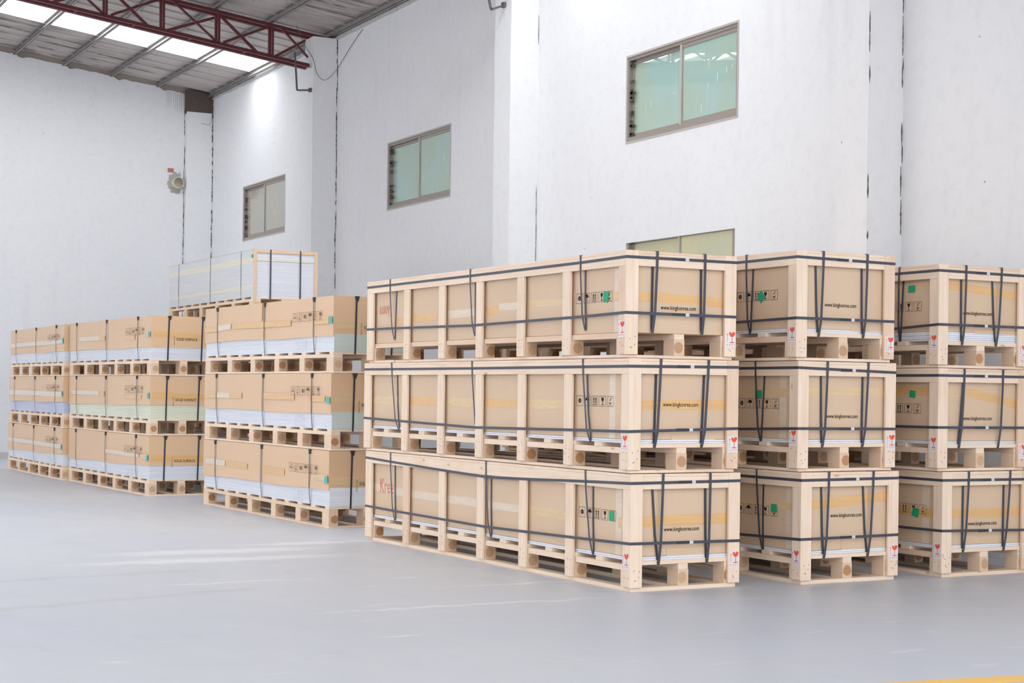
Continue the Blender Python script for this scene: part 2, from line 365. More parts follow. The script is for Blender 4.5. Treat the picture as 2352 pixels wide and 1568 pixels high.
# back wall with ragged plaster top
xs = [XR + i*.06 for i in range(int((XW-XR)/.06)+2)]; xs[-1] = XW
v = []; f = []
for i, x in enumerate(xs):
    z = zroof(x) + .035*noise.noise((x*1.3, 0, 3)) + .022*noise.noise((x*9, 2, 0)) + .012
    k = ((XW-.03-x) % .87); z -= .05*math.exp(-((min(k, .87-k))/.06)**2)
    v += [(x, YB, -.1), (x, YB, z), (x, YB+.035, z), (x, YB+.035, -.1)]
for i in range(len(xs)-1):
    a = i*4; b = a+4
    for k in range(4): f.append((a+k, a+(k+1) % 4, b+(k+1) % 4, b+k))
f += [(0, 1, 2, 3), tuple(len(v)-4+k for k in range(4))]
wall_b = struct(mesh('wall_back', v, f, PLASTER))
mesh('mortar_bed', [(XR, YB+.036, -.1), (XW, YB+.036, -.1), (XW, YB+.036, zroof(XW, .1)), (XR, YB+.036, zroof(XR, .1)), (XR, YB+.24, -.1), (XW, YB+.24, -.1), (XW, YB+.24, zroof(XW, .1)), (XR, YB+.24, zroof(XR, .1))],
     [(0, 1, 2, 3), (4, 7, 6, 5), (0, 4, 5, 1), (1, 5, 6, 2), (2, 6, 7, 3), (3, 7, 4, 0)], MORTAR, wall_b)

def ragged_strip(name, mat, parent, x, y, z0, z1, w, along='y', seed=0, gap=.35, t=.004):
    """broken vertical crack/strip: lumps with a ragged outline lying in the corner"""
    rr = random.Random(seed); mb = MB(); z = z0
    while z < z1:
        L = rr.uniform(.04, .35); 
        if rr.random() > gap:
            n = max(3, int(L/.025)); off = rr.uniform(-.006, .006)
            pts = []
            for i in range(n+1):
                s = math.sin(math.pi*i/n)**.5 if 0 < i < n else .15
                ww = w*s*rr.uniform(.35, 1.25); pts.append((z+L*i/n, off-ww*rr.uniform(.3, .7), off+ww*.5))
            n0 = len(mb.v)
            for zz, a, b in pts:
                if along == 'x': mb.v += [(x+a, y, zz), (x+b, y, zz), (x+b, y+t, zz), (x+a, y+t, zz)]
                else: mb.v += [(x, y+a, zz), (x, y+b, zz), (x+t, y+b, zz), (x+t, y+a, zz)]
            for i in range(n):
                for k in range(4): mb.f.append((n0+i*4+k, n0+i*4+(k+1) % 4, n0+i*4+4+(k+1) % 4, n0+i*4+4+k))
        z += L*rr.uniform(.7, 1.3)
    return mb.out(name, mat, parent, True)
mb = MB()      # unseen left wall, added with one wide opening to let daylight in
mb.box((XR-.24, YF, -.1), (XR-.001, 13.0, zroof(XR, .09))); mb.box((XR-.24, 27.5, -.1), (XR-.001, YB+.24, zroof(XR, .09))); mb.box((XR-.24, 13.0, 7.8), (XR-.001, 27.5, zroof(XR, .09)))
struct(mb.out('wall_left', PLASTER))
# pillars on the right wall
for idx, (y0, y1, xp, zt) in enumerate(((-1.7, -1.3, 9.09, 6.70), (4.6, 5.0, 9.09, 6.70), (10.935, 11.348, 9.094, 6.70), (17.43, 17.85, 9.095, 6.70), (23.917, 24.277, 9.066, 6.66))):
    mb = MB(); v = []; f = []
    n = 40
    for i in range(n+1):
        z = -.05+(zt+.05)*i/n; e = lambda k: .007*noise.noise((k*9.1+idx*3, z*2.2, 1.7)); 
        if i == n: z += .0
        v += [(xp+e(1), y0+e(2), z), (XW, y0, z), (XW, y1, z), (xp+e(1), y1+e(3), z)]
    for i in range(n):
        for k in range(4): f.append((i*4+k, i*4+(k+1) % 4, i*4+4+(k+1) % 4, i*4+4+k))
    f += [(0, 1, 2, 3), tuple(n*4+k for k in range(4))]
    p = mesh('pillar', v, f, PLASTER, wall_r)
    if idx >= 2:
        ragged_strip('crack', CRACK, p, XW-.010, y0-.004, .2, zt-.1, {2: .010, 3: .006, 4: .016}[idx], 'x', idx*5, {2: .1, 3: .45, 4: .2}[idx])
        if idx == 2: ragged_strip('crack', CRACK, p, xp+.004, y0-.010, 1.8, 4.2, .012, 'x', idx*5+1, .6)
# corner column
cc = box('column', (8.966, YB-.13, -.05), (XW, YB-.002, 6.40), PLASTER, wall_b)
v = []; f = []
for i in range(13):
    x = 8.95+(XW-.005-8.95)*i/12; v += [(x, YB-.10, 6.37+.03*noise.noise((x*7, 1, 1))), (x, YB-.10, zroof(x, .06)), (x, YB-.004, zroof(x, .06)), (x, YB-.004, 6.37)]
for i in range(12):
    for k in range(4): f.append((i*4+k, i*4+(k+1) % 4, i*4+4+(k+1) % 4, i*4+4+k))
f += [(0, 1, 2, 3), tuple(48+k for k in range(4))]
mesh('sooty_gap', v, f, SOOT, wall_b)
ragged_strip('crack', CRACK, wall_b, 8.955, YB-.010, 2.0, 6.4, .012, 'x', 41, .12)
ragged_strip('crack', CRACK, wall_b, XW-.014, YB-.138, 2.0, 6.6, .018, 'x', 42, .15)
# damp runs left of the column
for i in range(9):
    x = 8.62+i*.04+R.uniform(-.01, .01); zt = zroof(x)-.02
    mesh('damp_stain', [(x-.008, YB-.002, zt), (x+.008, YB-.002, zt), (x+.004, YB-.002, zt-R.uniform(.18, .42)), (x-.004, YB-.002, zt-R.uniform(.18, .42))], [(0, 1, 2, 3)], plain('damp_stain', lin(208, 205, 204), .9) if i == 0 else bpy.data.materials['damp_stain'], wall_b)['kind'] = 'stuff'

# ceiling: sheets, ribs, skylights, purlins
ceil = bpy.data.objects.new('ceiling', None); COL.objects.link(ceil); struct(ceil)
def slab(name, y0, y1, d0, d1, mat, parent, x0=XR, x1=XW+.3, ribs=()):
    mb = MB()
    def pr(ya, yb, da, db):
        n = len(mb.v)
        for y in (ya, yb):
            for x in (x0, x1):
                for d in (da, db): mb.v.append((x, y, zroof(x, d)))
        mb.f += [tuple(n+i for i in q) for q in ((0, 1, 3, 2), (4, 6, 7, 5), (0, 4, 5, 1), (2, 3, 7, 6), (0, 2, 6, 4), (1, 5, 7, 3))]
    pr(y0, y1, d0, d1)
    for r in ribs: pr(r-.02, r+.02, d0-.022, d0)
    return mb.out(name, mat, parent)
SKYS = [27.80, 16.60, 13.90, 1.60]      # far edge of each skylight strip; beyond the first, unseen strips added for light
y = 30.35; ylist = []
edges = [30.56]
sheets = []
def fill(ya, yb):
    n = max(1, round((ya-yb)/.85)); h = (ya-yb)/n
    for i in range(n): sheets.append((ya-(i+1)*h, ya-i*h))
cur = 30.56
for s in SKYS: fill(cur, s); cur = s-.95
fill(cur, YF)
for a, b in sheets: slab('roof_sheet', a+.004, b, .10, .112, ROOF, ceil, ribs=(a+.02, (a+b)/2))
PX = [9.41] + [8.46-.865*i for i in range(27)]
for s in SKYS:
    for i in range(len(PX)-1):
        slab('skylight', s-.95, s, .102, .108, SKY, ceil, x0=PX[i+1]+.03, x1=PX[i]-.03)
    mbj = MB()
for x in PX:
    if x < XR: continue
    mb = MB(); z = zroof(x)
    mb.box((x-.006, YF, z), (x, YB+.02, z+.098)); mb.box((x-.05, YF, z), (x, YB+.02, z+.006)); mb.box((x-.05, YF, z+.092), (x, YB+.02, z+.098)); mb.box((x-.05, YF, z), (x-.044, YB+.02, z+.02))
    mb.out('purlin', PURLIN, ceil)
# thin flashing on the right wall top
mb = MB(); yy = YF
rr = random.Random(5)
while yy < YB-.1:
    L = rr.uniform(.15, .5); mb.box((XW-.02, yy, ZE-.02-rr.uniform(0, .025)), (XW-.001, yy+L*.96, ZE+.01)); yy += L
mb.out('mortar_edge', plain('pale_mortar', lin(206, 204, 202), .9), wall_r, True)

# windows
def window(n, y0, y1, z0, z1, glass):
    w = bpy.data.objects.new('window_%d' % n, None); COL.objects.link(w); struct(w)
    w.location = (XW, (y0+y1)/2, z0); H = z1-z0+(.085 if n == 4 else 0); hy = (y1-y0)/2
    B = lambda nm, lo, hi, m, p=w: box(nm, lo, hi, m, p)
    def frame(nm, ya, yb, za, zb, xa, xb, t, mat, tb=None, tt=None):
        mb = MB(); tb = tb or t; tt = tt or t
        mb.box((xa, ya, za), (xb, yb, za+tb)); mb.box((xa, ya, zb-tt), (xb, yb, zb)); mb.box((xa, ya, za+tb), (xb, ya+t, zb-tt)); mb.box((xa, yb-t, za+tb), (xb, yb, zb-tt))
        return mb.out(nm, mat, w)
    frame('outer_frame', -hy, hy, 0, H, .012, .12, .035, FRAME, .07, .055)
    if n != 4: frame('surround_bead', -hy-.0, hy, 0, H, -.004, .014, .022, FRAMEL)
    mid = .0
    for nm, ya, yb, xo in (('sash', -hy+.035, mid+.03, .022), ('sash', mid-.03, hy-.035, .055)):
        s = frame(nm, ya, yb, .07, H-.055, xo, xo+.026, .038, FRAME)
        box('pane', (xo+.010, ya+.036, .106), (xo+.016, yb-.036, H-.091), glass, s, bev=0)
        b = s
    B('meeting_stile', (.012, mid-.016, .072), (.030, mid+.018, H-.056), FRAMEL)
    # flecks of paint and cobweb on the glass
    mb = MB(); rr = random.Random(n)
    for k in range(9):
        yy = rr.uniform(-hy+.12, hy-.12); zz = rr.uniform(.14, H*.62); xo = .031 if yy < 0 else .064
        mb.box((xo-.002, yy, zz), (xo, yy+.010, zz+rr.uniform(.02, .09)))
    if n != 4: mb.out('paint_fleck', STICK, w, True)
    # sill scale and webs along the far jamb
    mb = MB()
    for k in range(26):
        zz = rr.uniform(.05, H-.06); mb.box((.02, hy-.10+rr.uniform(-.02, .03), zz), (.026+rr.uniform(0, .03), hy-.05, zz+rr.uniform(.01, .03)))
    mb.out('grime', SOOT if n in (1, 2) else CRACK, w, True)
    return w
for i, (g, win) in enumerate(zip((GLASS_G, GLASS_T, GLASS_T, GLASS_Y), WIN)): window(i+1, *win, g)

# ---------------------------------------------------------------- roof truss
def thing(name, label, cat, loc=(0, 0, 0), rz=0, group=None):
    o = bpy.data.objects.new(name, None); COL.objects.link(o); o.location = loc; o.rotation_euler = (0, 0, rz)
    o.empty_display_size = .1; o['label'] = label; o['category'] = cat
    if group: o['group'] = group
    return o
def tag(o, label, cat, group=None):
    o['label'] = label; o['category'] = cat
    if group: o['group'] = group
    return o
def truss(yc, label, brk):
    zc = lambda x: zroof(x, -.012); D = .50; x1, x0 = 9.09, XR+.3
    t = thing('roof_truss', label, 'truss', (XW-.4, yc, zroof(9.07)), 0, 'red steel roof trusses'); ox, oy, oz = t.location
    def angle(nm, a, b, w, mat=REDSTEEL, side=1):
        mb = MB(); a = Vector(a)-Vector((ox, oy, oz)); b = Vector(b)-Vector((ox, oy, oz))
        mb.bar(a, b, .006, w, (0, 1, 0)) if False else None
        d = (b-a).normalized(); n = d.cross(Vector((0, 1, 0))).normalized()
        mb2 = MB(); mb2.bar(a, b, w, .006, (0, 1, 0)); mb2.bar(a+n*(w/2)*(-1)+Vector((0, side*w/2, 0)), b+n*(w/2)*(-1)+Vector((0, side*w/2, 0)), .006, w, (0, 1, 0))
        return mb2.out(nm, mat, t)
    for s in (-1, 1):
        yy = yc+s*.065
        angle('top_chord', (x0, yy, zc(x0)-.03), (XW-.005, yy, zc(XW)-.03), .06, side=s)
        angle('bottom_chord', (x0, yy, zc(x0)-D), (x1-.04, yy, zc(x1)-D), .06, side=s)
    mb = MB(); 
    vx = [8.455-.845*i for i in range(26)]
    for i, x in enumerate(vx):
        for s in (-1, 1): angle('vertical', (x, yc+s*.055, zc(x)-.05), (x, yc+s*.055, zc(x)-D+.01), .042, side=s)
        xr = vx[i-1] if i else 9.06
        s = -1 if i % 2 == 0 else 1
        if i % 2 == 0: fr, bk = ((x+.12, zc(x)-.05), (xr-.04, zc(xr)-D+.12 if i == 0 else zc(xr)-D+.02)), ((x+.06, zc(x)-D+.02), (xr-.03, zc(xr)-.09))
        else: fr, bk = ((x+.06, zc(x)-D+.02), (xr-.05, zc(xr)-.05)), ((x+.08, zc(x)-.06), (xr-.14, zc(xr)-D+.02))
        angle('diagonal', (fr[0][0], yc-.075, fr[0][1]), (fr[1][0], yc-.075, fr[1][1]), .036, side=-1)
        angle('diagonal', (bk[0][0], yc+.075, bk[0][1]), (bk[1][0], yc+.075, bk[1][1]), .036, side=1)
    mb = MB()
    for i, x in enumerate(vx): mb.box((x-.45-ox, -.06, zc(x-.45)-D-.035-oz), (x-.41-ox, .06, zc(x-.45)-D-.028-oz))
    mb.out('batten_plate', REDSTEEL, t, True)
    mb = MB(); P = [Vector(p)-t.location for p in brk]
    for a, b in zip(P, P[1:]): mb.bar(a, b, .024, .024)
    e = P[-1]; mb.box((e.x-.035, e.y-.03, e.z-.03), (e.x-.002, e.y+.03, e.z+.03)); mb.out('hanger_bracket', GSTEEL, t)['label'] = 'grey bent steel bracket'
    return t
truss(24.10, 'dark red steel truss under the roof, landing on the farthest wall pillar', [(8.793, 23.99, 6.40), (8.836, 23.99, 5.821), (9.064, 23.99, 5.844)])
truss(17.62, 'red steel truss mostly above view, its bent bracket fixed to the middle pillar', [(8.80, 17.6, 6.25), (8.91, 17.6, 5.798), (9.093, 17.6, 5.873)])

# loose wires
def wire(pts, label):
    mb = MB(); P = [Vector(p) for p in pts]; Q = []
    for i in range(len(P)-1):
        p0, p1, p2, p3 = P[max(i-1, 0)], P[i], P[i+1], P[min(i+2, len(P)-1)]
        for k in range(6):
            s = k/6; Q.append(.5*((2*p1)+(-p0+p2)*s+(2*p0-5*p1+4*p2-p3)*s*s+(-p0+3*p1-3*p2+p3)*s**3))
    Q.append(P[-1])
    for a, b in zip(Q, Q[1:]): mb.bar(a, b, .006, .006)
    tag(mb.out('wire', GSTEEL), label, 'wire')
wire([(8.76, 23.85, 6.78), (8.90, 23.86, 6.5), (9.04, 23.86, 6.30), (9.12, 23.88, 6.08), (9.25, 23.88, 6.00), (9.42, 23.86, 6.16), (9.452, 23.4, 6.42), (9.455, 22.9, 6.62)], 'thin slack wire looping across the top of the farthest pillar below the truss')
wire([(9.02, YB-.15, zroof(9.0, .05)), (9.10, YB-.16, 6.6), (9.14, YB-.16, 6.42)], 'short thin wire hanging over the sooty gap in the back corner')
wire([(9.22, YB-.2, zroof(9.2, .05)), (9.33, YB-.2, 6.62), (9.42, YB-.18, 6.5), (9.43, YB-.16, 6.3), (9.38, YB-.15, 6.18), (9.24, YB-.15, 6.2)], 'pale wire curling down the head of the back corner column')

# pipe in back wall
t = thing('drain_pipe', 'round cream pipe stub in broken plaster high on the back wall', 'pipe', (8.815, YB, 5.06))
mb = MB(); N = 20
for k, (r, yy) in enumerate(((.105, 0), (.105, -.16), (.092, -.16), (.088, -.02))):
    for i in range(N): mb.v.append((r*math.cos(6.2832*i/N), yy+.0, r*math.sin(6.2832*i/N)))
for k in range(3):
    for i in range(N): mb.f.append((k*N+i, k*N+(i+1) % N, k*N+N+(i+1) % N, k*N+N+i))
mb.f.append(tuple(3*N+i for i in range(N)))
mb.out('pipe', plain('cream_plastic', lin(216, 206, 190), .5), t)
mb = MB(); rr = random.Random(3)
n = 40; ring = [(.175+.05*noise.noise((k*1.7, 0, 5))+.03*noise.noise((k*.5, 3, 5)))*(.72 if math.cos(6.2832*k/n) > .55 else 1) for k in range(n)]
for r_, y_ in ((.10, -.010), (None, -.010), (None, -.001), (.10, -.001)):
    for k in range(n):
        r = r_ or ring[k]; mb.v.append((r*math.cos(6.2832*k/n), y_, r*1.1*math.sin(6.2832*k/n)))
for q in range(3):
    for k in range(n): mb.f.append((q*n+k, q*n+(k+1) % n, q*n+n+(k+1) % n, q*n+n+k))
mb.out('broken_plaster', plain('rubble_grey', lin(184, 180, 176), .9, .1), t, True)
box('brick', (-.17, -.014, .20), (-.06, -.001, .275), plain('exposed_brick', lin(190, 128, 110), .9), t)
# floor marking, slab by the wall
tag(mesh('floor_marking', [(4.6, 5.709, .001), (6.3, 5.468, .001), (6.28, 5.33, .001), (4.58, 5.571, .001), (4.6, 5.709, .003), (6.3, 5.468, .003), (6.28, 5.33, .003), (4.58, 5.571, .003)],
     [(0, 3, 2, 1), (4, 5, 6, 7), (0, 1, 5, 4), (1, 2, 6, 5), (2, 3, 7, 6), (3, 0, 4, 7)], YEL), 'yellow painted line on the grey floor at the bottom right corner', 'floor marking')
tag(box('concrete_slab', (4.2, 29.19, .0), (5.62, 29.50, .10), plain('grey_slab', lin(206, 205, 205), .8)), 'low grey concrete slab on the floor at the far left, beside the farthest pallets', 'slab')


# ---------------------------------------------------------------- wooden crates
CW, CL = .86, 4.02
POSTS = [.0, .695, 1.325, 1.95, 2.57, 3.20, 3.90]
def decal(name, me, parent, face, a, z, off):
    """flat print: face 'front' -> at x=a on plane y=off ; 'long' -> at y=a on plane x=off"""
    if face == 'front': return link(name, me, parent, (a, off, z))
    return link(name, me, parent, (off, a, z), LONG)
def sticker_mesh(w, h, key):
    if key in MC: return MC[key]
    P = [[(.55+.0, .0)]]; k = .9
    P = []
    cx, s = w*.60, h*.9
    bowl = [(cx-.023, h*.94), (cx-.022, h*.80), (cx-.012, h*.66), (cx+.0, h*.63), (cx+.014, h*.66), (cx+.024, h*.80), (cx+.025, h*.93), (cx+.004, h*.96), (cx-.002, h*.84), (cx-.010, h*.93)]
    P.append(bowl); P.append(bar2(cx+.001, h*.64, cx+.001, h*.30, .0045)); P.append(bar2(cx-.017, h*.285, cx+.019, h*.285, .006))
    P.append(bar2(w*.13, h*.28, w*.13, h*.78, .0022)); P.append([(w*.13-.006, h*.76), (w*.13+.006, h*.76), (w*.13, h*.86)])
    for i in range(4): x = w*(.12+.24*i); P.append([(x-.004, h*.13), (x, h*.19), (x+.004, h*.13), (x, h*.11)])
    me = poly2d(P); me.materials.append(RED); MC[key] = me; return me
def crate(name_label, x, y, rz, z, H, p):
    o_ = .03 if z == 0 else .023          # height of post bottoms above the base
    t = thing('pallet_crate', name_label, 'crate', (x, y, z), rz, 'timber crates stacked three high')
    sn, cs = 0, 1
    ox = 0
    pl = o_-.004
    low = p.get('low', False); zB = o_
    rows = ((.022, .108), (.385, .468), (.752, .838))
    # base planks
    for a0, a1 in rows: box('base_plank', (a0-.0, .105, 0), (a1+.0, CL-.105, pl), W[1], t)
    box('base_plank', (.02, .018, 0), (.842, .104, pl), W[0], t); box('base_plank', (.02, CL-.104, 0), (.842, CL-.018, pl), W[0], t)
    # blocks
    ztop = zB+.100
    for r, (a0, a1) in enumerate(rows):
        for i, b in enumerate(POSTS):
            b0, b1 = (.024, .145) if i == 0 else ((b-.01, b+.10) if i < 6 else (3.88, 4.0))
            mat = LOGY
            box('block', (a0, b0, pl), (a1, b1, ztop), mat, t, .003)
    beam_t = zB+(.138 if not low else .136)
    for a0, a1 in rows: box('beam', (a0+.002, .024, ztop), (a1-.004, CL-.024, beam_t), W[1], t)
    if not low:
        st = zB+.165
        for i in range(13):
            b = .022+i*(3.90-.022)/12; box('deck_slat', (.021, b, beam_t), (.839, b+(.098 if i in (0, 12) else .092), st), W[0], t, .002)
    else: st = beam_t
    cb = zB+p.get('cb', .189)
    n = max(0, round((cb-st)/.0125))
    for i in range(n if not low else 0):
        h = (cb-st)/n; j = R.uniform(-.003, .003)
        box('sheet', (.034+j, .034+R.uniform(-.004, .002), st+i*h+.0006), (.826+j, CL-.034, st+(i+1)*h-.0006), SH_WHITE, t, bev=.0008)
    # carton
    ca, cz = .036, cb
    ct = box('carton', (ca, ca, cb), (CW-ca, CL-ca, H-.030), CARTON, t, bev=.004)
    # cardboard flap edge low on the front, slightly proud
    if p.get('flap'):
        a0, a1, zf = p['flap']; box('flap', (a0, ca-.004, cb-.006), (a1, ca-.0005, cb+zf), CARTON, t, bev=.0006)
    # tape: front band polyline (a,z), long band (b,z)
    def band(pts, w, face, mat, nm='tape', off=0.0012, wob=.004):
        mb = MB(); P = []
        for i in range(len(pts)-1):
            (p0, z0), (p1, z1) = pts[i], pts[i+1]; k = max(2, int(abs(p1-p0)/.05))
            for j in range(k if i < len(pts)-2 else k+1):
                s = j/k; P.append((p0+(p1-p0)*s, z0+(z1-z0)*s))
        n0 = 0
        for u, zz in P:
            a, b = zz-w/2+R.uniform(-wob, wob)*.5, zz+w/2+R.uniform(-wob, wob)*.5
            if face == 'front': mb.v += [(u, ca-off, a), (u, ca-off, b), (u, ca-.0002, b), (u, ca-.0002, a)]
            else: mb.v += [(ca-off, u, a), (ca-off, u, b), (ca-.0002, u, b), (ca-.0002, u, a)]
        for i in range(len(P)-1):
            for k in range(4): mb.f.append((i*4+k, i*4+(k+1) % 4, i*4+4+(k+1) % 4, i*4+4+k))
        mb.f += [(3, 2, 1, 0), tuple(len(mb.v)-4+k for k in range(4))]
        return mb.out(nm, mat, t)
    for pts, w, face, mat in p['tapes']: band([(u, zB+zz) for u, zz in pts], w, face, mat)
    if p.get('seam'): band([(p['seam']-.035, zB+.30), (p['seam']+.035, zB+.30)], .0, 'long', TAPE_CLEAR) if False else box('corner_tape', (ca-.0010, p['seam']-.035, cb+.004), (ca-.0002, p['seam']+.035, H-.034), TAPE_CLEAR, t, bev=0)
    # frame
    for s in (0, 1):
        xa, xb = (0, .020) if s == 0 else (CW-.020, CW)
        box('side_rail', (xa, .0205, H-.100), (xb, CL-.0205, H-.019), W[1], t)
        for i, b in enumerate(POSTS):
            b0, b1 = (.0205, .092) if i == 0 else ((b, b+.098) if i < 6 else (3.90, CL-.0205))
            box('side_post', (xa+(.001 if s == 0 else -.001), b0, zB), (xb, b1, H-.1005), W[2], t, .0015)
    for s in (0, 1):
        ya, yb = (0, .020) if s == 0 else (CL-.020, CL)
        for a0, a1 in ((0, .092), (.769, .86)): box('end_post', (a0, ya, zB-.002), (a1, yb, H), W[2], t)
        box('end_rail', (.0925, ya+.001, H-.098), (.7685, yb-.001, H-.019), W[0], t)
        box('lid_batten', (.0925, ya+.003, H-.0185), (.7685, yb-.003, H-.001), W[0], t)
    for i in range(4):
        b0 = .0205+(CL-.041)*i/4; box('lid_board', (0.002, b0, H-.0185), (CW-.002, b0+(CL-.041)/4-.001, H-.001), W[1], t)
    # nails
    mb = MB(); rr = random.Random(int(x*1000+z*77))
    for b in POSTS:
        for dx, dz in ((.025, .11), (.065, .12), (.03, .055), (.07, .06)):
            mb.disc((.0008, b+dx+rr.uniform(-.006, .006), zB+dz+rr.uniform(-.012, .012)), .0032, (-1, 0, 0), 6)
    for a in (0, .769):
        for dx, dz in ((.03, .115), (.07, .12), (.035, .06), (.066, .075), (.045, .05)):
            mb.disc((a+dx, 0, zB+dz-.01+rr.uniform(-.01, .01)), .0034, (0, -1, 0), 6)
    mb.out('nail', NAIL, t, True)
    # fragile stickers
    sz = p.get('stk', .125)
    s1 = box('fragile_sticker', (-.0010, .010, zB+sz), (-.0001, .088, zB+sz+.108), STICK, t, bev=0)
    mm = sticker_mesh(.078, .105, 'stk1'); g = link('printed_glass', mm, s1, (-.0012, .039, -.052), LONG)
    sz2 = p.get('stk2', .105)
    s2 = box('fragile_sticker', (.778, -.0010, zB+sz2), (.858, -.0001, zB+sz2+.108), STICK, t, bev=0)
    link('printed_glass', mm, s2, (-.038, -.0012, -.052))
    # carton prints
    if p.get('text'): a, zz = p['text']; decal('printed_text', text_mesh('www.kingkonree.com', .277, INK, .008), t, 'front', a, zB+zz, ca-.0022)
    if p.get('icons'): b, zz = p['icons']; decal('handling_symbols', symbol_mesh(('recycle', 'umbrella', 'arrows', 'glass', 'hook'), .075, .068, .093, INK), t, 'long', b, zB+zz, ca-.0022)
    for i, (b, zz, w, h, r) in enumerate(p.get('green', ())):
        o = box('green_sticker', (-.0005, -w/2, -h/2), (.0005, w/2, h/2), GREEN, t, bev=0); o.location = (ca-.0030, b, zB+zz); o.rotation_euler = (r, 0, 0)
    if p.get('red'): b, zz, s, w = p['red']; decal('red_marking', text_mesh(s, w, REDL, .012), t, 'long', b, zB+zz, ca-.0022)
    # straps: horizontal hoops (near corner z, right z, left z, optional mid points on the long face)
    for zc_, zr, zl, mids in p['hoops']:
        P = [(CW+.001, CL+.001, zB+(zr+zl)/2), (CW+.001, -.0015, zB+zr), (CW*.5, -.0018, zB+(zc_+zr)/2), (-.0015, -.0015, zB+zc_)]
        P += [(-.0018, b, zB+zz) for b, zz in mids] + [(-.0015, CL+.001, zB+zl)]
        mb = MB()
        for i in range(len(P)):
            a, b = Vector(P[i]), Vector(P[(i+1) % len(P)]); mb.ribbon([a, b], (0, 0, 1), .0185, .0012)
        mb.out('strap', STRAP, t)
        ab = .467 + R.uniform(-.02, .02); zz = zB+zc_+(zr-zc_)*ab/CW
        box('strap_tail', (ab-.115, -.0036, zz-.0093), (ab-.016, -.0026, zz+.0093), PROT, t, bev=0)
        box('buckle', (ab-.014, -.0048, zz-.010), (ab+.014, -.0010, zz+.010), BUCKLE, t, bev=.0004)
    zb_ = st-.002
    # vertical loops across (seen on the long face): outer strap and carton strap
    for bt, bb, bi in p['vlong']:
        mb = MB(); zz = zB+p['hoops'][1][0]
        mb.ribbon([(CW+.002, bb, H-.12), (CW+.003, bt, H+.0008), (-.0035, bt, H+.0008), (-.0040, bt+(bb-bt)*.15, H-.10), (.006, bb+(bt-bb)*.25, zz+.0), (.024, bb, zB+.170), (.030, bb, zB+.160)], (0, 1, 0), .0180, .0012)
        mb.out('strap', STRAP, t)
        if bi is not None:
            mb = MB(); mb.ribbon([(.06, bi, H-.0295), (ca-.0035, bi, H-.0295), (ca-.0040, (bi+bb)/2+.004, zz+.10), (ca-.0045, bb, zB+.172), (.05, bb, zB+.166)], (0, 1, 0), .0165, .0012); mb.out('strap', STRAP, t)
    for at, ab, ai in p['vfront']:
        mb = MB(); zz = zB+p['hoops'][1][0]
        mb.ribbon([(at, CL+.002, H-.12), (at, CL+.003, H+.0018), (at, -.0035, H+.0018), (at+(ab-at)*.15, -.0040, H-.10), (ab+(at-ab)*.30, -.001, zz), (ab, .014, zB+.150), (ab, .020, zB+.137)], (1, 0, 0), .0195, .0012)
        mb.out('strap', STRAP, t)
        if ai is not None:
            mb = MB(); mb.ribbon([(ai, .06, H-.0295), (ai, ca-.0035, H-.0295), (ai+(ab-ai)*.55, ca-.0060, zz+.05), (ab, .026, zB+.166), (ab, .0195, zB+.150)], (1, 0, 0), .0180, .0012); mb.out('strap', STRAP, t)
    return t
F, Lg = 'front', 'long'
rad = math.radians
